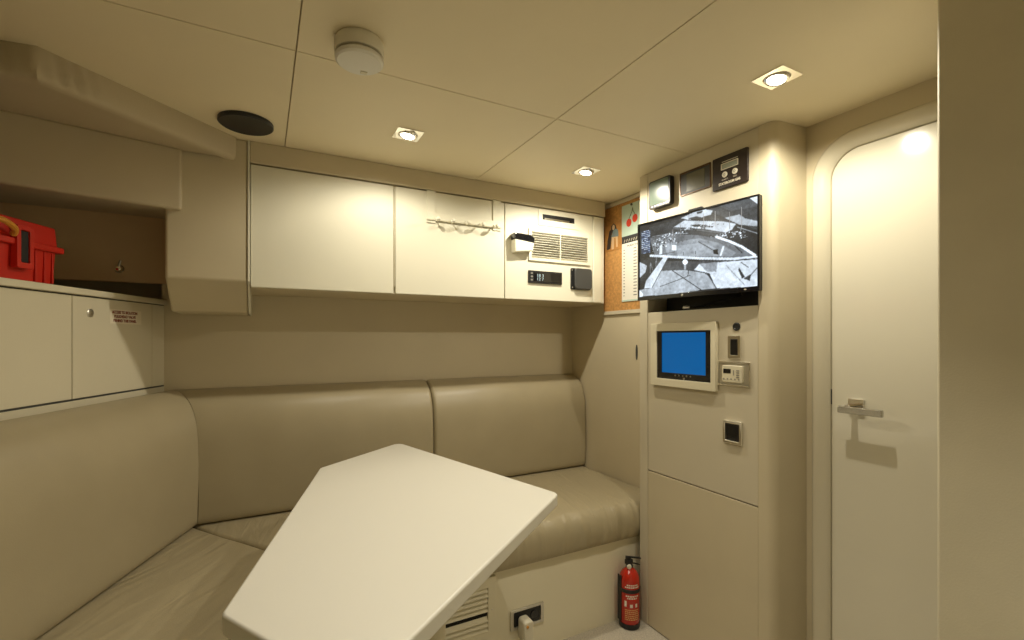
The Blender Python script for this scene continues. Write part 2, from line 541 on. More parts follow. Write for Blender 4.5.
t = thing('ceiling_speaker', 'round black speaker grille on the ceiling beside the padded pillar', 'speaker', (-0.046, 1.803, ZC))
bm = bm_new(); lathe(bm, [(0.082, 0.0), (0.082, -0.010), (0.078, -0.013), (0.072, -0.012)], seg=56)
obj('rim', bm, M['black'], t)
bm = bm_new(); lathe(bm, [(0.072, -0.008), (0.071, -0.0115), (0.0, -0.0115)], seg=56)
obj('grille', bm, mat('speaker_mesh', (0.004, 0.004, 0.004), 0.9, spec=0.15), t)

# ================================================================ OVERHEAD CABINETS ON THE BACK WALL
def cabinet(label, x0, x1, group='overhead cabinets on the back wall'):
    t = thing('overhead_cabinet', label, 'cabinet', ((x0 + x1) / 2, YF, 1.44), 0, group)
    w = (x1 - x0) / 2
    bx('body', M['vinyl'], t, -w, w, 0.018, YB - YF, 0.0, 0.455)
    return t, w
t, w = cabinet('wide white overhead cabinet with plain flat door, beside the padded pillar', -0.038, 0.490)
bx('door', M['white'], t, -w + 0.002, w - 0.005, 0.0, 0.0178, 0.002, 0.4505, 0.0015, 2)
t, w = cabinet('white overhead cabinet with the hook rack hung over its door', 0.490, 1.007)
bx('door', M['white'], t, -w + 0.005, w - 0.002, 0.0, 0.0178, 0.002, 0.4505, 0.0015, 2)
bx('edge_strip', M['frame'], t, -w + 0.0005, -w + 0.0042, 0.003, 0.018, 0.03, 0.448, 0.0008, 2)
t, w = cabinet('white overhead cabinet carrying the vent grille and small instruments, next to the cork board', 1.007, 1.602)
bx('fascia', M['white'], t, -w + 0.003, w - 0.080, 0.0, 0.0178, 0.002, 0.4505, 0.0015, 2)
bx('end_strip', M['white'], t, w - 0.077, w - 0.0175, -0.002, 0.0178, 0.0, 0.4525, 0.006, 3)
bx('filler', M['white'], t, w - 0.0165, w, 0.008, 0.0178, 0.0, 0.4525, 0.001, 2)

t = thing('hook_rack', 'white over-door rack with five hooks on the middle overhead cabinet', 'hook rack', (0.806, YF, 1.76))
for x0, x1 in ((-0.178, -0.138), (0.138, 0.178)):
    bm = bm_new()
    box(bm, x0, x1, -0.0055, -0.0015, -0.005, 0.1335)
    box(bm, x0, x1, -0.0055, 0.006, 0.1325, 0.1345)
    obj('strap', bm, M['white'], t, 0.0006, 2)
bx('rail', M['white'], t, -0.178, 0.178, -0.009, -0.0057, 0.004, 0.038, 0.001, 2)
hooks = []
for i in range(5):
    x = -0.140 + i * 0.070
    bm = bm_new()
    tube(bm, spline([(x, -0.009, 0.016), (x, -0.022, 0.006), (x, -0.034, -0.001), (x, -0.045, 0.004)], 5), [0.0035] * 15 + [0.0035], 10)
    lathe(bm, [(0.0, -0.009), (0.005, -0.0075), (0.0085, -0.003), (0.0085, 0.003), (0.005, 0.0075), (0.0, 0.009)], (x, -0.047, 0.006), 'y', 16)
    obj('hook', bm, M['white'], t)
bm = bm_new(); tube(bm, [(-0.186, -0.014, 0.009), (0.186, -0.014, 0.009)], 0.0011, 8)
obj('cross_rod', bm, M['white'], t)

t = thing('disc_slot', 'small white plate with a dark letterbox slot above the vent grille', 'slot plate', (1.312, YF, 1.848))
bm = bm_new(); ring(bm, rrect(-0.122, 0.122, -0.040, 0.040, 0.002, 3), rrect(-0.098, 0.093, -0.011, 0.016, 0.002, 3), -0.004, 0.0, 'y')
obj('plate', bm, M['white'], t, 0.0008, 2)
bx('slot_back', M['black'], t, -0.098, 0.093, -0.0012, 0.0, -0.011, 0.016)
bx('flap', M['steel'], t, -0.085, 0.062, -0.0035, -0.0012, -0.010, -0.001, 0.001, 2)

t = thing('vent_grille', 'white louvred air vent grille in the overhead cabinet beside the cork board', 'vent grille', (1.3165, YF, 1.7085))
W, H = 0.1825, 0.078
bm = bm_new(); ring(bm, rrect(-W, W, -H, H, 0.003, 3), rrect(-W + 0.017, W - 0.014, -H + 0.015, H - 0.013, 0.001, 3), -0.009, 0.0, 'y')
obj('frame', bm, M['white'], t, 0.0015, 2)
bx('filter', M['void'], t, -W + 0.017, W - 0.014, -0.0012, 0.0, -H + 0.015, H - 0.013)  # black sheet standing in for the shaded hollow behind the slats
bm = bm_new()
for i in range(11):
    z = -H + 0.021 + i * 0.0118
    m = Matrix.Translation((0, -0.0055, z)) @ Matrix.Rotation(math.radians(-38), 4, 'X')
    box(bm, -W + 0.016, W - 0.013, -0.0045, 0.0045, -0.0012, 0.0012, m)
obj('slats', bm, M['white'], t)
bx('mullion', M['white'], t, -0.002, 0.002, -0.0092, -0.003, -H + 0.013, H - 0.011)

t = thing('motion_sensor', 'small white box with glossy black slanted front left of the vent grille', 'sensor', (1.090, YF, 1.700))
pr('housing', M['white'], t, [(-0.048, -0.042), (0.048, -0.030), (0.054, 0.008), (-0.050, 0.018)], -0.042, 0.0, 'y', 0.004, 3)
bm = bm_new()
prism(bm, [(-0.052, 0.019), (0.054, 0.009), (0.058, 0.030), (0.042, 0.044), (-0.050, 0.050)], -0.044, 0.0, 'y')
obj('dark_lens', bm, M['black_gloss'], t, 0.005, 3)

t = thing('display_unit', 'narrow black digital display below the vent grille', 'display', (1.2295, YF, 1.553))
bx('housing', M['black'], t, -0.096, 0.096, -0.010, 0.0, -0.030, 0.030, 0.002, 2)
bx('window', M['black_gloss'], t, -0.070, 0.090, -0.012, -0.010, -0.022, 0.022, 0.0008, 2)
text('digits', '18 3', 0.020, M['digits'], t, (-0.034, -0.0123, 0.006), 0.036)
text('digits', '12 7', 0.020, M['digits'], t, (-0.034, -0.0123, -0.011), 0.036)
bm = bm_new()
for r in range(3):
    box(bm, -0.086, -0.075, -0.0125, -0.010, -0.020 + r * 0.016, -0.012 + r * 0.016)
obj('keys', bm, M['steel'], t, 0.0006, 2)

t = thing('instrument_cover', 'square black rounded cover at the lower right of the vent cabinet', 'cover', (1.439, YF, 1.557))
pr('backplate', M['black'], t, rrect(-0.058, 0.062, -0.054, 0.054, 0.006, 3), -0.008, 0.0, 'y', 0.001, 2)
pr('cover', M['dark_grey'], t, rrect(-0.044, 0.062, -0.053, 0.053, 0.016, 5), -0.026, -0.008, 'y', 0.005, 3)
for z in (-0.044, 0.044):
    bm = bm_new(); lathe(bm, [(0.0, -0.0105), (0.003, -0.0095), (0.0035, -0.008)], (-0.051, 0, z), 'y', 12)
    obj('screw', bm, M['steel'], t)

# ================================================================ UPHOLSTERY
LC = Vector((0.026, 0.0))      # the left cushions are a little thicker than the back ones
def S_corner(o): return A + LC + Vector((0.686, -1.0)) * o
def sweep(name, label, cat, prof, Sf, Ef, m, origin, n=60, rnd=0.02, r0=True, r1=True, amp=0.0, group=None, seed=0.0, sub=4, puck=0.0):
    P = spline([(a, b, 0) for a, b in prof], sub) if sub else [Vector((a, b, 0)) for a, b in prof]
    co = Vector((sum(p.x for p in P) / len(P), sum(p.y for p in P) / len(P)))
    zmin = min(p.y for p in P)
    nr = []
    for i in range(len(P)):
        t = P[(i + 1) % len(P)] - P[i - 1]
        q = Vector((t.y, -t.x)).normalized()
        nr.append(q)
    area = sum(P[i].x * P[(i + 1) % len(P)].y - P[(i + 1) % len(P)].x * P[i].y for i in range(len(P)))
    if area < 0: nr = [-q for q in nr]
    L = (Ef(co.x) - Sf(co.x)).length
    us = []
    for k in range(9): us.append(rnd * (1 - math.cos(math.pi / 2 * k / 8)) / L)
    us += [rnd / L + (1 - 2 * rnd / L) * k / n for k in range(1, n)]
    for k in range(8, -1, -1): us.append(1 - rnd * (1 - math.cos(math.pi / 2 * k / 8)) / L)
    bm = bm_new(); rows = []
    for u in us:
        e = None
        ins = 0.0
        if r0 and u * L < rnd: e = u * L
        if r1 and (1 - u) * L < rnd: e = (1 - u) * L
        if e is not None: ins = rnd - math.sqrt(max(0, rnd * rnd - (rnd - e) ** 2))
        row = []
        for p, q in zip(P, nr):
            o, z = p.x - q.x * ins, p.y - q.y * ins
            xy = Sf(o).lerp(Ef(o), u)
            v = Vector((xy.x, xy.y, z))
            if amp:
                am = amp * max(0.0, min(1.0, (p.y - zmin - 0.004) / 0.06)) * max(0.0, min(1.0, (p.x - 0.002) / 0.03)) * (max(0.0, min(1.0, (p.x - 0.16) / 0.06)) if puck else 1.0)
                d = am * noise.noise(v * 3.1 + Vector((seed, 0, 0))) + 0.5 * am * noise.noise(v * 8 + Vector((0, seed, 0)))
                if puck and p.x > 0.62 and 0.37 < p.y < 0.512:
                    d += puck * (noise.noise(Vector((u * L * 18, p.y * 4, seed))) + 0.6 * noise.noise(Vector((u * L * 42, p.y * 6, seed))))
                w = Vector(((Sf(o + 0.01) - Sf(o)).x * 0, 0, 0))
                along = (Ef(o) - Sf(o)).normalized()
                perp = Vector((along.y, -along.x))
                if perp.dot(Sf(0.5) - Sf(0)) < 0: perp = -perp
                v = v + Vector((perp.x * q.x, perp.y * q.x, q.y)) * d
            row.append(bm.verts.new(v - Vector(origin)))
        rows.append(row)
    np_ = len(P)
    for a, b in zip(rows, rows[1:]):
        for k in range(np_):
            bm.faces.new((a[k], a[(k + 1) % np_], b[(k + 1) % np_], b[k]))
    bm.faces.new(rows[0][::-1]); bm.faces.new(rows[-1])
    o = obj(name, bm, m, None, angle=55)
    o.location = origin
    if label: tag(o, label, cat, group)
    return o

BACK = [(0.001, 0.530), (0.06, 0.526), (0.12, 0.526), (0.143, 0.540), (0.149, 0.60), (0.150, 0.70), (0.149, 0.80), (0.145, 0.875), (0.134, 0.935), (0.112, 0.985), (0.078, 1.020), (0.040, 1.039), (0.012, 1.044), (0.001, 1.036), (0.001, 0.95), (0.001, 0.75)]
SEAT = [(0.03, 0.357), (0.30, 0.357), (0.55, 0.357), (0.695, 0.358), (0.720, 0.372), (0.729, 0.410), (0.728, 0.450), (0.718, 0.484), (0.696, 0.508), (0.655, 0.520), (0.56, 0.523), (0.35, 0.522), (0.20, 0.520), (0.03, 0.519), (0.02, 0.45)]
BASE = [(0.002, 0.0), (0.696, 0.0), (0.696, 0.354), (0.002, 0.354)]
xm = 0.735
fx = lambda x: (lambda o: Vector((x, YB - o)))
fl = lambda s: (lambda o: Vector(lp(s, o)) + LC)
g_ = 'taupe leather backrest cushions of the bench'
sweep('backrest_cushion', 'taupe leather backrest under the wide overhead cabinets, between the corner and the centre seam', 'cushion', BACK, S_corner, fx(xm - 0.0015), M['leather'], (0.25, 2.2, 0.525), 70, 0.016, False, True, 0.004, g_, 1.3)
sweep('backrest_cushion', 'taupe leather backrest at the right end of the bench, against the side wall', 'cushion', BACK, fx(xm + 0.0015), fx(XR - 0.002), M['leather'], (1.18, 2.2, 0.525), 60, 0.018, True, True, 0.004, g_, 5.1)
sweep('backrest_cushion', 'long taupe leather backrest along the white lockers at the left', 'cushion', BACK, lambda o: S_corner(o) - D * 0.004, fl(FAR), M['leather'], (-0.7, 1.2, 0.525), 110, 0.016, False, True, 0.004, g_, 9.7)
g_ = 'taupe leather seat cushions of the bench'
sweep('seat_cushion', 'taupe leather seat cushion of the back bench, ending beside the fire extinguisher', 'cushion', SEAT, lambda o: S_corner(o) + Vector((0.003, 0)), fx(XR - 0.002), M['seat_back'], (0.9, 1.95, 0.357), 150, 0.018, True, True, 0.006, g_, 2.2, puck=0.008)
sweep('seat_cushion', 'creased taupe leather seat cushion along the left lockers', 'cushion', SEAT, lambda o: S_corner(o) - D * 0.003, fl(FAR), M['seat_left'], (-0.45, 1.0, 0.357), 150, 0.018, True, True, 0.006, g_, 7.4, puck=0.001)
t = thing('bench_plinth', 'cream boxed base under the back bench seat with the louvred vent', 'bench plinth', (0.9, 1.95, 0))
o = sweep('body', None, None, BASE, lambda o: S_corner(o) + Vector((0.002, 0)), fx(XR - 0.001), M['base'], (0.9, 1.95, 0), 8, 0.001, False, False, 0, sub=0)
o.parent = t; o.location = (0, 0, 0)
o = sweep('bench_plinth', 'cream boxed base under the left bench seat', 'bench plinth', BASE, lambda o: S_corner(o) - D * 0.002, fl(FAR), M['base'], (-0.45, 1.0, 0), 8, 0.001, False, False, 0, sub=0)

# louvred vent in the bench base
t = thing('bench_vent', 'cream louvred vent in the bench base behind the table leg', 'vent grille', (0.640, 1.63, 0.205))
bm = bm_new(); ring(bm, rrect(-0.150, 0.152, -0.150, 0.140, 0.002, 3), rrect(-0.118, 0.119, -0.064, 0.100, 0.001, 3), -0.010, 0.0, 'y')
obj('frame', bm, M['base'], t, 0.0015, 2)
bx('filter', M['void'], t, -0.118, 0.119, -0.0012, 0.0, -0.064, 0.100)  # painted dark in place of the bench's shaded interior
bm = bm_new()
for i in range(9):
    if i == 3: continue
    z = -0.055 + i * 0.0185
    m = Matrix.Translation((0, -0.0055, z)) @ Matrix.Rotation(math.radians(60), 4, 'X')
    box(bm, -0.117, 0.118, -0.0098, 0.0098, -0.0012, 0.0012, m)
obj('slats', bm, M['base'], t)
bm = bm_new(); lathe(bm, [(0.0, -0.0115), (0.002, -0.0112), (0.0028, -0.010)], (0.136, 0, 0.015), 'y', 12)
obj('screw', bm, M['steel'], t)

t = thing('power_socket', 'steel framed recessed power socket low on the bench base', 'power socket', (0.9335, 1.63, 0.147))
bm = bm_new(); ring(bm, rrect(-0.076, 0.076, -0.040, 0.040, 0.003, 3), rrect(-0.062, 0.062, -0.029, 0.030, 0.004, 3), -0.007, 0.0, 'y')
obj('frame', bm, M['steel'], t, 0.0015, 2)
bx('recess', M['black'], t, -0.062, 0.062, -0.0015, 0.0, -0.029, 0.030)
bm = bm_new(); lathe(bm, [(0.016, -0.0015), (0.016, -0.005), (0.012, -0.0055), (0.0, -0.003)], (0.032, 0, 0.0), 'y', 20)
obj('outlet', bm, M['black_gloss'], t)
t = thing('plug', 'white power plug with its cord in the steel framed socket', 'plug', (0.912, 1.622, 0.125))
bm = bm_new(); prism(bm, round_poly([(-0.021, 0.034), (-0.023, -0.050), (0.019, -0.050), (0.021, 0.034)], 0.012, 5), -0.050, 0.004, 'y')
obj('body', bm, M['plastic_white'], t, 0.006, 3)
bm = bm_new(); lathe(bm, [(0.0, -0.054), (0.005, -0.053), (0.006, -0.049)], (-0.008, 0, 0.016), 'y', 14)
obj('neon', bm, M['amber'], t)
bm = bm_new()
tube(bm, spline([(0.006, -0.026, -0.046), (0.006, -0.026, -0.075), (0.008, -0.04, -0.105), (0.02, -0.10, -0.1195), (0.0, -0.22, -0.1205), (-0.10, -0.28, -0.1205)], 6), 0.0042, 10)
obj('cord', bm, M['plastic_white'], t)

# ================================================================ LEFT LOCKERS
def cprism(name, s0, s1, o0, o1, z0, z1, m, origin, parent=None, bevel=0.0):
    bm = bm_new()
    prism(bm, [lp(s0, o0), lp(s1, o0), lp(s1, o1), lp(s0, o1)], z0, z1, 'z', Matrix.Translation((-origin[0], -origin[1], -origin[2])))
    return obj(name, bm, m, parent, bevel, 2)
ol = (*lp(0.9, -0.2), 0.0)
t = thing('side_locker', 'white side locker with plain sliding doors below the red toolbox', 'locker', ol)
bm = bm_new()
prism(bm, [lp(0.032, -0.014), lp(FAR, -0.014), lp(FAR, -0.455), lp(0.05, -0.455), (A.x - 0.014, YB - 0.003)], 0, 1.386, 'z', Matrix.Translation((-ol[0], -ol[1], 0)))
obj('body', bm, M['locker'], t)
L_ = M['locker']
cprism('lower_strip', 0.003, FAR, -0.0138, -0.0005, 0.90, 1.0612, L_, ol, t, 0.001)
cprism('end_stile', 0.003, 0.0785, -0.0138, -0.0005, 1.0675, 1.384, L_, ol, t, 0.001)
cprism('shade_strip', 0.003, FAR, -0.0138, -0.0025, 1.0614, 1.0672, M['dark_grey'], ol, t)  # dark strip standing in for the shade line under the doors
cprism('shade_strip', 0.003, FAR, -0.0138, -0.002, 1.3845, 1.3878, M['dark_grey'], ol, t)  # likewise a painted shade line, below the shelf top
d2 = cprism('door', 0.0815, 0.460, -0.0138, 0.0, 1.0675, 1.384, L_, ol, t, 0.0012)
cprism('door', 0.463, 1.25, -0.0138, 0.0, 1.0675, 1.384, L_, ol, t, 0.0012)
cprism('door', 1.253, 2.10, -0.0138, 0.0, 1.0675, 1.384, L_, ol, t, 0.0012)
bm = bm_new()
p = lp(0.391, 0.0)
lathe(bm, [(0.0135, 0.0), (0.0135, -0.002), (0.011, -0.0035), (0.0055, -0.004), (0.0055, -0.006), (0.0, -0.006)], (0, 0, 0), 'y', 24, Matrix.Translation((p[0] - ol[0], p[1] - ol[1], 1.334)) @ Matrix.Rotation(RZL, 4, 'Z'))
obj('lock', bm, M['steel'], d2)

bm = bm_new()
o2 = (*lp(0.9, -0.2), 1.388)
prism(bm, [(A.x + 0.010, YB - 0.004), lp(FAR, 0.019), lp(FAR, -0.455), lp(-0.12, -0.455), (A.x - 0.40, YB + 0.145), (A.x - 0.013, YB + 0.145), (A.x - 0.013, YB - 0.004)], 0, 0.020, 'z', Matrix.Translation((-o2[0], -o2[1], 0)))
o = tag(obj('locker_top', bm, M['locker'], None, 0.003, 3), 'cream shelf top over the white side lockers, carrying the red toolbox', 'shelf')
o.location = o2

t = thing('warning_sticker', 'small printed access sticker on the white side locker door', 'sticker', (*lp(0.224, 0.0), 1.3285), RZL)
bx('backing', M['sticker'], t, -0.080, 0.080, -0.0005, 0.0, -0.0245, 0.0245)
text('lettering', 'ACCESS TO ISOLATION', 0.0135, M['ink_red'], t, (-0.006, -0.0007, 0.0145), 0.128, bold=0.0006)
text('lettering', 'BULKHEAD VALVE', 0.0135, M['ink_red'], t, (-0.006, -0.0007, 0.0), 0.108, bold=0.0006)
text('lettering', 'BEHIND THIS PANEL', 0.0135, M['ink_red'], t, (-0.006, -0.0007, -0.0145), 0.116, bold=0.0006)

# small turn latch on the shelf's back panel
t = thing('turn_latch', 'small chrome turn latch on the back panel of the open shelf', 'latch', (-0.487, YB - 0.002, 1.522))
bm = bm_new(); lathe(bm, [(0.016, 0.0), (0.016, -0.004), (0.011, -0.008), (0.008, -0.018), (0.0, -0.019)], (0, 0, 0), 'y', 20)
obj('boss', bm, M['chrome'], t)
bm = bm_new(); tube(bm, [(0.0, -0.014, 0.004), (0.006, -0.014, 0.032)], 0.0045, 8)
obj('thumb_turn', bm, M['steel'], t)

# red toolbox
to = lp(0.485, -0.050)
t = thing('toolbox', 'red plastic toolbox with black latches on the shelf above the side lockers', 'toolbox', (*lp(0.628, -0.045), 1.408), RZL)
bm = bm_new()
for (x0, x1, y0, y1, z0, z1, k) in ((-0.185, 0.178, 0.006, 0.195, 0.0, 0.118, 0.006),):
    vs = box(bm, x0, x1, y0, y1, z0, z1)
    for v in vs:
        if v.co.z < 0.01:
            v.co.x *= 0.965; v.co.y = 0.10 + (v.co.y - 0.10) * 0.95
obj('body', bm, M['red'], t, 0.006, 3)
bx('rim', M['red'], t, -0.195, 0.192, -0.006, 0.207, 0.103, 0.122, 0.004, 2)
bm = bm_new()
vs = box(bm, -0.186, 0.180, 0.004, 0.197, 0.120, 0.180)
for v in vs:
    if v.co.z > 0.15: v.co.x *= 0.985; v.co.y = 0.10 + (v.co.y - 0.10) * 0.95
obj('lid', bm, M['red'], t, 0.005, 3)
for x in (0.052, -0.125):
    bm = bm_new(); ring(bm, rrect(x - 0.026, x + 0.026, 0.040, 0.158, 0.005, 3), rrect(x - 0.014, x + 0.014, 0.056, 0.146, 0.003, 3), -0.012, 0.006, 'y')
    lt = obj('latch_housing', bm, M['red'], t, 0.0015, 2)
    bm = bm_new(); box(bm, x - 0.0138, x + 0.0138, -0.008, 0.004, 0.057, 0.145)
    obj('latch', bm, M['black'], lt, 0.002, 2)
for x in (0.105, 0.135, 0.162):
    bx('rib', M['red'], t, x - 0.003, x + 0.003, 0.004, 0.012, 0.01, 0.104, 0.001, 2)
bm = bm_new()
tube(bm, spline([(0.018, -0.008, 0.128), (0.008, -0.020, 0.142), (-0.030, -0.024, 0.156), (-0.075, -0.020, 0.152), (-0.090, -0.008, 0.130)], 6), 0.008, 10)
obj('handle', bm, M['amber'], t)

# ================================================================ EQUIPMENT TOWER
Y0 = 1.26
t = thing('equipment_tower', 'tall cream equipment tower with removable panels, between the bench and the door', 'cabinet', (XP, Y0, 0), RZR)
bm = bm_new()
out = [(0.2410, 0.0)]
for k in range(9):
    a = math.radians(90 - 80 * k / 8)
    out.append((0.268 + 0.033 * math.cos(a), 0.033 - 0.033 * math.sin(a)))
out += [(0.312, 0.1535), (0.2410, 0.1535)]
prism(bm, out, 0.001, ZC - 0.001)
obj('column', bm, M['vinyl'], t)
bx('side_post', M['panel'], t, -0.328, -0.2795, 0.0, 0.1195, 0.001, ZC - 0.001, 0.003, 2)
bx('back', M['dark_grey'], t, -0.30, 0.2405, 0.12, 0.1535, 0.001, ZC - 0.001)
bx('upper_panel', M['panel'], t, -0.2775, 0.2395, 0.001, 0.016, 1.424, ZC - 0.002, 0.0015, 2)
bx('middle_panel', M['panel'], t, -0.2775, 0.2395, 0.001, 0.016, 0.6805, 1.366, 0.002, 2)
bx('lower_door', M['vinyl'], t, -0.2775, 0.2395, 0.001, 0.016, 0.004, 0.6765, 0.002, 2)

def on_tower(name, label, cat, y, z):
    return thing(name, label, cat, (XP + 0.001, y, z), RZR)

t = on_tower('chart_display', 'small square black display with green glassy screen, leftmost of the three high instruments', 'display', 1.4485, 1.863)
pr('housing', M['black'], t, rrect(-0.060, 0.060, -0.059, 0.059, 0.010, 4), -0.024, 0.0, 'y', 0.002, 2)
pr('screen', M['lcd'], t, rrect(-0.051, 0.050, -0.044, 0.053, 0.005, 3), -0.0248, -0.024)
bm = bm_new()
for i in range(6):
    lathe(bm, [(0.0028, -0.024), (0.0028, -0.0255), (0.0, -0.0258)], (-0.040 + i * 0.017, 0, -0.0515), 'y', 10)
obj('buttons', bm, M['steel'], t)

t = on_tower('panel_display', 'grey olive flush display, middle of the three high instruments', 'display', 1.284, 1.870)
bm = bm_new(); ring(bm, rrect(-0.074, 0.074, -0.047, 0.047, 0.003, 3), rrect(-0.070, 0.070, -0.043, 0.040, 0.002, 3), -0.004, 0.0, 'y')
obj('frame', bm, mat('dark_bronze', (0.10, 0.05, 0.02), 0.3, 0.4), t, 0.001, 2)
bx('bezel', M['dark_grey'], t, -0.070, 0.070, -0.0016, 0.0, -0.043, 0.040)
bx('screen', M['lcd_dark'], t, -0.040, 0.046, -0.0024, -0.0016, -0.036, 0.033)

t = on_tower('gas_alarm', 'dark brown control plate with two white buttons, rightmost of the three high instruments', 'control panel', 1.1255, 1.858)
pr('plate', M['brown_black'], t, rrect(-0.0715, 0.0715, -0.059, 0.059, 0.004, 3), -0.009, 0.0, 'y', 0.0012, 2)
bm = bm_new(); ring(bm, rrect(-0.034, 0.036, 0.008, 0.031, 0.002, 3), rrect(-0.031, 0.033, 0.0105, 0.0285, 0.001, 3), -0.0105, -0.009, 'y')
obj('display_frame', bm, M['plastic_white'], t)
bx('display', M['lcd_pale'], t, -0.031, 0.033, -0.0098, -0.009, 0.0105, 0.0285)
bx('line', M['plastic_white'], t, -0.031, 0.034, -0.0096, -0.009, 0.036, 0.038)
for x in (-0.018, 0.023):
    bm = bm_new(); lathe(bm, [(0.0105, -0.009), (0.0105, -0.0115), (0.009, -0.0125), (0.0, -0.0128)], (x, 0, -0.011), 'y', 24)
    b = obj('button', bm, M['plastic_white'], t)
    bm = bm_new(); ring(bm, [(x + 0.0042 * math.cos(a), -0.011 + 0.0042 * math.sin(a)) for a in [k * math.pi / 8 for k in range(16)]],
                        [(x + 0.003 * math.cos(a), -0.011 + 0.003 * math.sin(a)) for a in [k * math.pi / 8 for k in range(16)]], -0.0133, -0.0126, 'y')
    obj('mark', bm, M['ink'], b)
text('lettering', 'ALARM ST', 0.006, M['plastic_white'], t, (-0.018, -0.0093, -0.0285), 0.026)
text('lettering', 'TEST', 0.007, M['plastic_white'], t, (0.023, -0.0093, -0.0285), 0.016)
text('lettering', 'STATEROOM GAS', 0.0125, M['plastic_white'], t, (0.0, -0.0093, -0.0425), 0.088, thick=0.0003, bold=0.0004)

# built-in monitor with the blue screen
t = on_tower('built_in_monitor', 'built-in monitor showing a blue screen in a cream frame', 'monitor', 1.338, 1.187)
bm = bm_new(); ring(bm, rrect(-0.168, 0.159, -0.131, 0.129, 0.003, 3), rrect(-0.134, 0.137, -0.100, 0.097, 0.001, 3), -0.016, 0.0, 'y')
obj('frame', bm, M['plastic_cream'], t, 0.002, 2)
bm = bm_new(); ring(bm, rrect(-0.134, 0.137, -0.100, 0.097, 0.001, 3), rrect(-0.109, 0.112, -0.074, 0.090, 0.001, 3), -0.012, 0.0, 'y')
obj('bezel', bm, M['black_gloss'], t, 0.001, 2)
bx('screen', M['blue'], t, -0.109, 0.112, -0.009, 0.0, -0.074, 0.090)
bm = bm_new()
for i in range(5):
    lathe(bm, [(0.003, -0.012), (0.003, -0.0132), (0.0, -0.0135)], (-0.034 + i * 0.019, 0, -0.083), 'y', 10)
lathe(bm, [(0.004, -0.012), (0.004, -0.0132), (0.0, -0.0135)], (0.010, 0, -0.0935), 'y', 10)
obj('buttons', bm, M['steel'], t)

t = on_tower('round_jack', 'small round black jack above the rocker switch', 'jack', 1.102, 1.295)
bm = bm_new(); lathe(bm, [(0.0145, 0.0), (0.0145, -0.003), (0.011, -0.0042), (0.009, -0.002), (0.0, -0.0015)], (0, 0, 0), 'y', 24)
obj('bush', bm, M['black'], t)
t = on_tower('rocker_switch', 'chrome framed tall dark rocker switch under the round jack', 'switch', 1.109, 1.222)
bm = bm_new(); ring(bm, rrect(-0.025, 0.025, -0.041, 0.041, 0.003, 3), rrect(-0.014, 0.014, -0.028, 0.028, 0.001, 3), -0.007, 0.0, 'y')
obj('frame', bm, M['chrome'], t, 0.002, 2)
pr('rocker', M['black_gloss'], t, rrect(-0.0135, 0.0135, -0.0275, 0.0275, 0.001, 2), -0.008, -0.001, 'y', 0.001, 2)

t = on_tower('radio', 'cream control unit with small black display in a chrome recess', 'radio', 1.1135, 1.126)
bm = bm_new(); ring(bm, rrect(-0.066, 0.066, -0.044, 0.044, 0.002, 3), rrect(-0.061, 0.061, -0.039, 0.039, 0.001, 3), -0.005, 0.0, 'y')
obj('frame', bm, M['chrome'], t, 0.001, 2)
bx('backplate', M['steel'], t, -0.061, 0.061, -0.001, 0.0, -0.039, 0.039)
pr('face', M['plastic_cream'], t, rrect(-0.041, 0.041, -0.030, 0.030, 0.004, 3), -0.012, -0.001, 'y', 0.002, 2)
bx('display', M['black_gloss'], t, -0.034, -0.004, -0.0128, -0.012, 0.002, 0.018)
bm = bm_new()
for i in range(4):
    box(bm, 0.018, 0.030, -0.0132, -0.012, 0.012 - i * 0.008, 0.015 - i * 0.008)
for i in range(5):
    lathe(bm, [(0.0028, -0.012), (0.0028, -0.0134), (0.0, -0.0136)], (-0.032 + i * 0.015, 0, -0.018), 'y', 10)
box(bm, 0.006, 0.009, -0.0132, -0.012, -0.004, 0.014)
obj('keys', bm, M['ink'], t)

t = on_tower('flush_latch', 'square chrome flush latch with dark recess, low on the middle panel', 'latch', 1.1165, 0.917)
bm = bm_new(); ring(bm, rrect(-0.037, 0.039, -0.042, 0.042, 0.003, 3), rrect(-0.028, 0.028, -0.030, 0.030, 0.002, 3), -0.009, 0.0, 'y')
obj('frame', bm, M['chrome'], t, 0.0038, 3)
bx('cup', M['black'], t, -0.028, 0.028, -0.0012, 0.0, -0.030, 0.030)
bx('paddle', M['black_gloss'], t, -0.026, 0.026, -0.005, -0.0012, -0.018, 0.028, 0.002, 2)

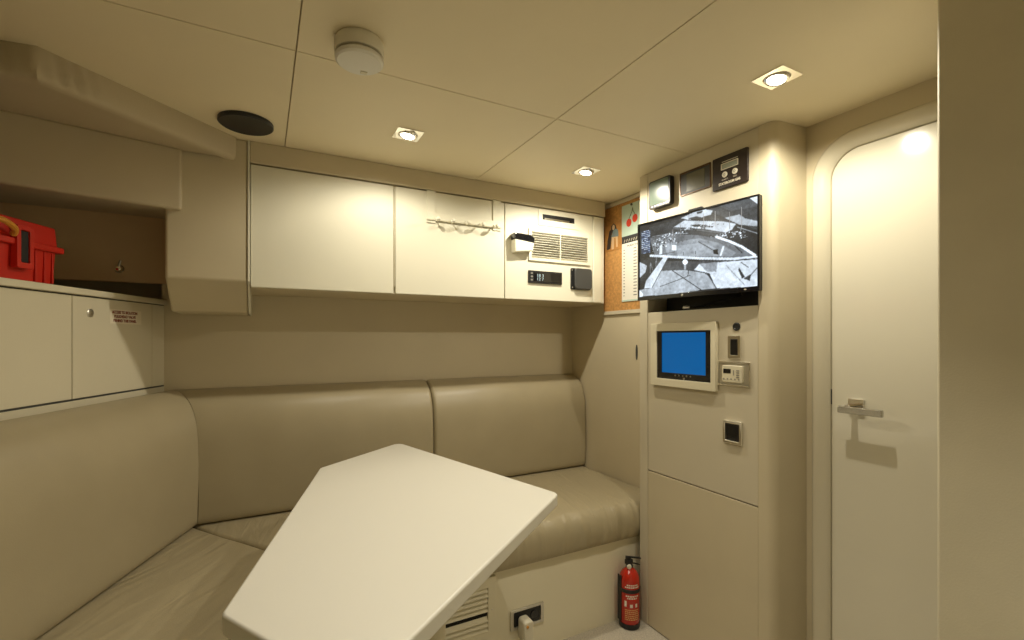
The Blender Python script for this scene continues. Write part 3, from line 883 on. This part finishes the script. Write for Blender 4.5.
# ---------------------------------------------------------------- television
TV_OPS = [('p', 66, [(626, 17), (1009, -16), (1014, 394), (774, 157)]),
 ('p', 84, [(711, -10), (1009, -16), (1014, 108), (817, 100)]),
 ('p', 205, [(939, -13), (1009, -16), (1009, 107)]),
 ('p', 62, [(104, 52), (391, 36), (774, 331), (774, 403), (104, 208)]),
 ('p', 172, [(402, 32), (530, -4), (604, -6), (673, 35), (657, 81), (583, 85), (466, 77)]),
 ('p', 176, [(338, 128), (434, 72), (562, 123), (753, 194), (849, 255), (817, 317), (774, 333), (604, 238), (445, 167)]),
 ('p', 52, [(487, 150), (562, 164), (679, 229), (668, 238), (519, 183)]),
 ('p', 66, [(466, 57), (540, 58), (594, 93), (498, 83)]),
 ('p', 60, [(647, 107), (753, 172), (743, 191), (657, 141)]),
 ('p', 58, [(540, 8), (594, 5), (583, 32), (546, 30)]),
 ('p', 158, [(764, 157), (870, 153), (913, 215), (1009, 284), (1009, 341), (870, 272)]),
 ('p', 44, [(838, 277), (1009, 406), (1009, 652), (891, 545), (822, 429)]),
 ('l', 160, 5, [(860, 298), (1009, 423)]),
 ('p', 104, [(104, 199), (317, 213), (562, 301), (732, 394), (870, 529), (977, 649), (966, 678), (562, 587), (157, 458)]),
 ('p', 132, [(243, 324), (562, 336), (732, 450), (849, 592), (817, 628), (285, 494)]),
 ('p', 150, [(370, 380), (604, 401), (711, 518), (711, 598), (370, 517)]),
 ('l', 220, 16, [(700, 361), (796, 440), (891, 534), (982, 654)]),
 ('l', 150, 5, [(136, 189), (285, 202), (466, 247)]),
 ('l', 96, 6, [(338, 144), (562, 237), (774, 345)]),
 ('p', 205, [(205, 329), (228, 336), (232, 457), (202, 449)]),
 ('p', 228, [(322, 358), (362, 370), (362, 436), (322, 424)]),
 ('l', 60, 4, [(221, 454), (349, 455)]),
 ('l', 40, 4, [(426, 476), (426, 517)]),
 ('l', 40, 4, [(532, 488), (532, 527)]),
 ('p', 36, [(673, 512), (711, 515), (716, 580), (681, 562)]),
 ('l', 205, 14, [(755, 499), (734, 590)]),
 ('l', 70, 5, [(556, 380), (668, 507)]),
 ('l', 50, 6, [(838, 504), (891, 601)]),
 ('p', 58, [(-2, 507), (126, 457), (264, 488), (72, 790), (9, 777)]),
 ('p', 74, [(179, 532), (562, 625), (774, 670), (562, 739), (157, 688)]),
 ('p', 192, [(562, 656), (1019, 702), (1019, 1008), (700, 982), (647, 793), (519, 724)]),
 ('p', 140, [(562, 656), (711, 667), (700, 780), (626, 766)]),
 ('l', 200, 18, [(115, 445), (285, 499), (562, 587), (817, 656), (993, 676)]),
 ('l', 60, 5, [(562, 615), (838, 678), (1009, 687)]),
 ('p', 52, [(870, 766), (913, 884), (891, 898), (865, 793)]),
 ('p', 66, [(902, 900), (957, 856), (945, 933)]),
 ('l', 80, 5, [(886, 712), (936, 779)]),
 ('l', 90, 4, [(998, 793), (955, 863)]),
 ('l', 120, 3, [(774, 720), (907, 970)]),
 ('p', 152, [(200, 672), (466, 713), (626, 789), (700, 982), (540, 984), (126, 895)]),
 ('l', 132, 2, [(232, 679), (157, 909)]),
 ('l', 132, 2, [(280, 690), (224, 920)]),
 ('l', 132, 2, [(328, 700), (291, 930)]),
 ('l', 132, 2, [(376, 710), (359, 940)]),
 ('l', 132, 2, [(423, 720), (426, 950)]),
 ('l', 132, 2, [(471, 730), (493, 959)]),
 ('l', 132, 2, [(519, 739), (560, 968)]),
 ('l', 132, 2, [(567, 748), (627, 976)]),
 ('l', 132, 2, [(615, 757), (694, 985)]),
 ('l', 60, 5, [(466, 715), (604, 770), (647, 830), (702, 983)]),
 ('l', 42, 5, [(326, 692), (578, 982)]),
 ('l', 46, 4, [(211, 884), (391, 820), (487, 784)]),
 ('l', 60, 6, [(471, 722), (466, 791)]),
 ('p', 186, [(245, 491), (285, 510), (126, 887), (49, 887), (67, 789)]),
 ('l', 60, 5, [(285, 519), (131, 884)]),
 ('p', 176, [(3, 508), (78, 573), (62, 665), (3, 731)]),
 ('l', 130, 4, [(110, 677), (115, 540), (136, 648)]),
 ('l', 150, 4, [(173, 471), (168, 605)]),
 ('p', 150, [(-2, 900), (136, 888), (562, 986), (285, 1003), (-2, 989)]),
 ('p', 210, [(-2, 900), (40, 960), (30, 1002), (-2, 998)]),
 ('p', 224, [(417, 600), (426, 574), (441, 568), (459, 582), (467, 612), (459, 636), (441, 644), (426, 629)]),
 ('p', 150, [(432, 638), (451, 643), (451, 705), (432, 701)])]

def tv_picture(w=264, h=160):
    img = np.full((h, w), 46.0)
    yy, xx = np.mgrid[0:h, 0:w]
    U = (xx + 0.5) / w * 1000; V = (yy + 0.5) / h * 1000
    asp = 320 / 515
    for op in TV_OPS:
        if op[0] == 'p':
            pts = op[2]
            inside = np.zeros((h, w), bool)
            j = len(pts) - 1
            for i in range(len(pts)):
                (xi, yi), (xj, yj) = pts[i], pts[j]
                if yi != yj:
                    c = ((yi > V) != (yj > V)) & (U < (xj - xi) * (V - yi) / (yj - yi) + xi)
                    inside ^= c
                j = i
            img[inside] = op[1]
        else:
            wd = op[2] * 0.55
            for (x0, y0), (x1, y1) in zip(op[3], op[3][1:]):
                dx, dy = x1 - x0, (y1 - y0) * asp
                px, py = U - x0, (V - y0) * asp
                tt = np.clip((px * dx + py * dy) / (dx * dx + dy * dy + 1e-9), 0, 1)
                dd = np.hypot(px - tt * dx, py - tt * dy)
                img[dd < wd] = op[1]
    rs = np.random.RandomState(4)
    for _ in range(420):                 # harbour clutter
        x = rs.randint(int(w * .14), int(w * .93)); f = x / w
        y = int(h * (0.30 - 0.13 * math.sin(math.pi * min(1, f * 1.05)) + 0.16 * rs.rand()))
        if f > 0.35 and y > h * 0.22 and y < h * 0.33: continue
        img[y:y + rs.randint(1, 4), x:x + rs.randint(1, 5)] = rs.choice([25, 40, 90, 150, 190, 225])
    for sc_, am_ in ((4, 9), (11, 6), (26, 8)):      # uneven camera picture
        gh, gw = h // sc_ + 2, w // sc_ + 2
        gr = rs.normal(0, 1, (gh, gw))
        fy = np.arange(h) / sc_; fx_ = np.arange(w) / sc_
        iy, ix = fy.astype(int), fx_.astype(int); ty, tx = (fy - iy)[:, None], (fx_ - ix)[None]
        img += am_ * (gr[iy][:, ix] * (1 - ty) * (1 - tx) + gr[iy + 1][:, ix] * ty * (1 - tx) + gr[iy][:, ix + 1] * (1 - ty) * tx + gr[iy + 1][:, ix + 1] * ty * tx) * np.clip(img / 130, 0.3, 1)
    img += rs.normal(0, 6, img.shape)
    img = (img - 90) * 1.28 + 92
    k = np.pad(img, 1, mode='edge')
    img = (4 * k[1:-1, 1:-1] + k[:-2, 1:-1] + k[2:, 1:-1] + k[1:-1, :-2] + k[1:-1, 2:]) / 8
    rgb = np.stack([img * 0.93, img * 0.985, img * 1.04], -1)
    x0, x1, y0, y1 = int(w * .02), int(w * .115), int(h * .09), int(h * .40)
    rgb[y0:y1, x0:x1] = (50, 60, 80)      # overlay column on the camera picture
    for r in range(y0, y1, 4):             # short bright lines of overlay data
        x = x0 + 1
        while x < x1 - 2:
            l = rs.randint(2, 8)
            if rs.rand() < 0.72: rgb[r:r + 2, x:min(x + l, x1 - 1)] = (178, 194, 214) if rs.rand() < .6 else (120, 140, 172)
            x += l + 1
    for x, ya, yb, g_ in ((.33, .16, .33, 150), (.40, .12, .27, 120), (.60, .05, .2, 160), (.69, .05, .24, 170), (.80, .1, .3, 130), (.89, .08, .32, 150), (.26, .2, .36, 140)):
        rgb[int(h * ya):int(h * yb), int(w * x)] = g_          # masts
    return np.clip(rgb, 0, 255)

TC = Vector((1.4315, 1.2495)); 
t = thing('television', 'flat television on the tower showing a grey camera view of a yacht deck', 'television', (TC.x, TC.y, 1.573), math.atan2(-0.511, 0.057))
HW, HH = 0.258, 0.161
bm = bm_new(); ring(bm, rrect(-HW, HW, -HH, HH, 0.003, 3), rrect(-HW + 0.008, HW - 0.008, -HH + 0.016, HH - 0.007, 0.001, 3), -0.002, 0.004, 'y')
obj('bezel', bm, M['black_gloss'], t, 0.001, 2)
bx('housing', M['black'], t, -HW + 0.001, HW - 0.001, 0.0041, 0.020, -HH + 0.001, HH - 0.001, 0.003, 2)
w, h = 264, 160
pic = tv_picture(w, h)
bm = bm_new()
x0, x1, z0, z1 = -HW + 0.0078, HW - 0.0078, -HH + 0.0158, HH - 0.0068
gv = [[bm.verts.new((x0 + (x1 - x0) * i / w, 0.0015, z1 - (z1 - z0) * j / h)) for i in range(w + 1)] for j in range(h + 1)]
for j in range(h):
    for i in range(w):
        bm.faces.new((gv[j][i], gv[j + 1][i], gv[j + 1][i + 1], gv[j][i + 1]))
me = bpy.data.meshes.new('screen'); bm.to_mesh(me); bm.free()
ca = me.color_attributes.new('picture', 'FLOAT_COLOR', 'CORNER')
c = pic.reshape(-1, 3) / 255
c = np.where(c <= 0.04045, c / 12.92, ((c + 0.055) / 1.055) ** 2.4)
c4 = np.concatenate([c, np.ones((len(c), 1))], 1)
ca.data.foreach_set('color', np.repeat(c4, 4, 0).astype(np.float32).ravel())
ms = mat('camera_picture', (0.01, 0.01, 0.01), 0.25)
nt = ms.node_tree; at = nt.nodes.new('ShaderNodeAttribute'); at.attribute_name = 'picture'
nt.links.new(at.outputs['Color'], nt.nodes['Principled BSDF'].inputs['Emission Color'])
nt.nodes['Principled BSDF'].inputs['Emission Strength'].default_value = 1.1
me.materials.append(ms)
so = bpy.data.objects.new('screen', me); C.objects.link(so); so.parent = t
bm = bm_new(); lathe(bm, [(0.0045, -0.002), (0.0045, -0.0026), (0.0, -0.0028)], (-0.040, 0, -HH + 0.008), 'y', 14)
obj('badge', bm, M['steel'], t)
bm = bm_new(); box(bm, 0.205, 0.213, -0.0026, -0.002, -HH + 0.006, -HH + 0.010)
obj('standby_light', bm, M['green_led'], t)
bm = bm_new()
box(bm, -0.06, 0.06, 0.020, 0.030, -0.05, 0.05)
box(bm, -0.03, 0.03, 0.029, 0.050, -0.03, 0.03)
obj('bracket', bm, M['black'], t)
bm = bm_new()
prism(bm, [(-0.03, 0.14), (0.05, 0.14), (0.035, 0.172), (-0.02, 0.172)], 0.010, 0.022, 'y')
obj('mount_tab', bm, M['black'], t)

t = thing('video_cable', 'loose black video cable with a silver plug in the dark slot under the television', 'cable', (XP + 0.03, 1.33, 1.369), RZR)
bm = bm_new(); lathe(bm, [(0.0, -0.016), (0.008, -0.016), (0.008, 0.006), (0.006, 0.009), (0.006, 0.016)], (-0.015, -0.004, 0.0095), 'x', 14)
obj('plug', bm, M['chrome'], t)
bm = bm_new(); tube(bm, spline([(0.001, -0.004, 0.0095), (0.03, 0.004, 0.010), (0.09, 0.02, 0.022), (0.15, 0.03, 0.034), (0.19, 0.05, 0.048)], 6), 0.0055, 10)
obj('cord', bm, M['black'], t)

# ================================================================ CORK BOARD CORNER
t = thing('cork_board', 'cork notice board in the corner between the cabinets and the tower', 'notice board', (XR, 1.84, 1.68), RZR)
bx('board', M['cork'], t, -0.180, 0.176, -0.006, 0.0, -0.280, 0.270)
bx('top_rail', M['panel'], t, -0.180, 0.176, -0.010, 0.0, 0.271, 0.290, 0.002, 2)
bx('bottom_rail', M['panel'], t, -0.180, 0.176, -0.012, 0.0, -0.300, -0.281, 0.002, 2)
t = thing('wall_calendar', 'long wall calendar with a cherry picture pinned on the cork board', 'calendar', (XR - 0.007, 1.781, 1.686), RZR)
bx('date_sheet', M['paper'], t, -0.090, 0.090, -0.003, 0.0, -0.236, 0.052)
bx('picture', M['mint'], t, -0.090, 0.090, -0.0036, 0.0, 0.088, 0.246)
bx('foot_strip', M['mint'], t, -0.0905, 0.0905, -0.0036, 0.0, -0.244, -0.236)
bx('month_band', M['ink_dark'], t, -0.090, 0.090, -0.0036, 0.0, 0.052, 0.088)
bm = bm_new()
for i in range(9):
    x = -0.075 + i * 0.017
    prism(bm, [(x, 0.058), (x + 0.006, 0.058), (x + 0.012, 0.071), (x + 0.006, 0.071)], -0.0039, -0.0036, 'y')
obj('band_pattern', bm, M['steel'], t)
text('lettering', 'MARCH 20', 0.016, M['ink_dark'], t, (0.0, -0.0032, 0.036), 0.10)
bm = bm_new()
rs = np.random.RandomState(2)
for xa, xb in ((-0.078, -0.066), (-0.005, 0.020), (0.05, 0.066)):
    bm = bm_new()
    for i in range(16):
        z = 0.018 - i * 0.0155
        box(bm, xa, xb - 0.006 * rs.rand(), -0.0033, -0.003, z - 0.002, z + 0.003)
    obj('date_column', bm, M['ink'], t)
for x, z in ((-0.037, 0.152), (0.006, 0.166)):
    bm = bm_new()
    prism(bm, [(x + 0.0185 * math.cos(a), z + 0.0205 * math.sin(a)) for a in [k * math.pi / 12 for k in range(24)]], -0.0041, -0.0036, 'y')
    obj('cherry', bm, M['cherry'], t)
bm = bm_new(); tube(bm, [(-0.036, -0.0040, 0.171), (-0.014, -0.0040, 0.205), (-0.010, -0.0040, 0.222)], 0.0016, 6)
tube(bm, [(0.007, -0.0040, 0.185), (-0.006, -0.0040, 0.205), (-0.010, -0.0040, 0.222)], 0.0016, 6)
obj('cherry_stalks', bm, M['stalk'], t)
bm = bm_new(); lathe(bm, [(0.0, -0.012), (0.006, -0.011), (0.006, -0.007), (0.003, -0.005), (0.003, -0.003)], (-0.014, 0, 0.238), 'y', 14)
obj('push_pin', bm, M['dark_grey'], t)

t = thing('pinned_picture', 'small orange picture of a figure pinned left of the calendar', 'picture', (XR - 0.007, 1.941, 1.795), RZR)
bx('sheet', M['photo_bg'], t, -0.062, 0.058, -0.0015, 0.0, -0.075, 0.070)
def flat(name, pts, m, k):
    pr(name, m, t, pts, -0.0015 - 0.0004 * k, -0.0015 - 0.0004 * (k - 1), 'y')
flat('figure_bag', [(-0.052, -0.068), (-0.022, -0.064), (-0.012, -0.010), (-0.010, 0.040), (-0.030, 0.030), (-0.046, -0.020)], M['fig_dark'], 1)  # the dark bag printed at the figure's left
flat('figure_legs', [(-0.012, -0.070), (0.006, -0.070), (0.008, -0.012), (0.020, -0.012), (0.026, -0.064), (0.036, -0.062), (0.036, 0.0), (-0.012, 0.005)], M['fig_skin'], 2)
flat('figure_hair', [(-0.018, 0.020), (-0.014, 0.054), (0.004, 0.066), (0.022, 0.052), (0.034, 0.016), (0.020, 0.010), (-0.004, 0.012)], M['fig_dark'], 3)
flat('figure_dress', [(-0.014, -0.004), (0.044, -0.010), (0.040, 0.024), (0.022, 0.034), (0.002, 0.028)], M['fig_blue'], 4)
flat('figure_head', [(0.004 + 0.010 * math.cos(a), 0.044 + 0.014 * math.sin(a)) for a in [k * math.pi / 8 for k in range(16)]], M['fig_skin'], 5)

t = thing('finger_pull', 'dark oval finger pull in the side wall behind the tower edge', 'finger pull', (XR, 1.773, 1.185), RZR)
pr('cup', M['dark_grey'], t, [(0.007 * math.cos(a), 0.038 * math.sin(a)) for a in [k * math.pi / 12 for k in range(24)]], -0.002, 0.0)

# ================================================================ FIRE EXTINGUISHER
t = thing('fire_extinguisher', 'small red fire extinguisher standing on the floor beside the tower', 'fire extinguisher', (1.421, 1.578, 0))
R = 0.0435
bm = bm_new(); lathe(bm, [(0.0, 0.004), (0.030, 0.004), (R - 0.003, 0.010), (R, 0.020), (R, 0.205), (R - 0.003, 0.222), (0.030, 0.240), (0.018, 0.250), (0.015, 0.256), (0.0, 0.256)], seg=40)
obj('cylinder', bm, M['red_paint'], t)
bm = bm_new(); lathe(bm, [(0.036, 0.0), (R + 0.001, 0.003), (R + 0.002, 0.024), (R, 0.0245)], seg=40)
obj('foot_ring', bm, M['black'], t)
bm = bm_new(); lathe(bm, [(R + 0.0005, 0.158), (R + 0.0025, 0.159), (R + 0.0025, 0.173), (R + 0.0005, 0.174)], seg=40)
box(bm, -0.0455, -0.0425, 0.0, 0.024, 0.03, 0.225)
obj('strap', bm, M['black'], t)
bm = bm_new(); lathe(bm, [(0.016, 0.255), (0.016, 0.262), (0.013, 0.266), (0.013, 0.285), (0.0, 0.287)], seg=24)
box(bm, -0.018, 0.012, -0.010, 0.010, 0.268, 0.288)
obj('valve', bm, M['black'], t, 0.001, 2)
yaw = Matrix.Rotation(math.radians(-12), 4, 'Z')
bm = bm_new(); box(bm, -0.016, 0.055, -0.007, 0.007, 0.298, 0.303, yaw)
for v in bm.verts:
    v.co.z -= max(0, v.co.x - 0.005) * 0.30
box(bm, -0.016, 0.0, -0.007, 0.007, 0.286, 0.299, yaw)
obj('lever', bm, M['black'], t, 0.001, 2)
bm = bm_new(); box(bm, -0.010, 0.050, -0.006, 0.006, 0.276, 0.280, yaw)
for v in bm.verts:
    v.co.z -= max(0, v.co.x - 0.005) * 0.45
obj('carry_handle', bm, M['black'], t, 0.001, 2)
bm = bm_new(); lathe(bm, [(0.0, -0.021), (0.008, -0.0205), (0.010, -0.018), (0.010, -0.010)], (-0.004, 0, 0.262), 'y', 20, Matrix.Rotation(math.radians(-30), 4, 'Z'))
g1 = obj('gauge', bm, M['plastic_white'], t)
def wrap(name, rects, m, r):
    bm = bm_new()
    for (u0, u1, z0, z1) in rects:
        n = max(1, int((u1 - u0) / 0.004))
        for k in range(n):
            q = []
            for u, z in ((u0 + (u1 - u0) * k / n, z0), (u0 + (u1 - u0) * (k + 1) / n, z0), (u0 + (u1 - u0) * (k + 1) / n, z1), (u0 + (u1 - u0) * k / n, z1)):
                a = math.radians(-118) + u / r
                q.append(bm.verts.new((r * math.cos(a), r * math.sin(a), z)))
            bm.faces.new(q)
    return obj(name, bm, m, t)
rs = np.random.RandomState(7)
rows_y, rows_w = [], []
for z in (0.044, 0.052, 0.060, 0.069, 0.077, 0.085):
    u = -0.030
    while u < 0.030:
        l = 0.003 + 0.008 * rs.rand(); rows_y.append((u, min(u + l, 0.034), z, z + 0.0045)); u += l + 0.002
for z, a, b in ((0.181, -0.03, 0.03), (0.190, -0.022, 0.024), (0.143, -0.026, 0.026), (0.134, -0.02, 0.02)):
    u = a
    while u < b:
        l = 0.003 + 0.006 * rs.rand(); rows_w.append((u, u + l, z, z + 0.006)); u += l + 0.002
rows_w += [(-0.008, 0.004, 0.098, 0.112), (0.016, 0.026, 0.098, 0.114), (-0.032, -0.022, 0.100, 0.125)]
wrap('small_print', rows_y, M['label_text'], R + 0.0003)
wrap('title_print', [r for r in rows_w[:-3] if r[2] > 0.17], M['label_white'], R + 0.0003)
wrap('lower_print', [r for r in rows_w[:-3] if r[2] < 0.17], M['label_white'], R + 0.0003)
for rc in rows_w[-3:]:
    wrap('pictogram', [rc], M['label_white'], R + 0.0003)

# ================================================================ TABLE
t = thing('table', 'large cream five-sided table on a single leg in front of the bench', 'table', (0.41, 1.22, 0))
corners = [(0.528, 2.045), (0.180, 1.772), (-0.060, 0.905), (0.105, 0.622), (0.768, 1.152)]
P = round_poly([(x - 0.41, y - 1.22) for x, y in corners], 0.028, 7)
pr('table_top', M['table'], t, P, 0.765, 0.800, 'z', 0.006, 3)
bm = bm_new(); lathe(bm, [(0.13, 0.0), (0.13, 0.008), (0.12, 0.014), (0.045, 0.022), (0.032, 0.03), (0.031, 0.74), (0.09, 0.752), (0.10, 0.7645)], seg=40)
obj('pedestal', bm, M['plastic_cream'], t)
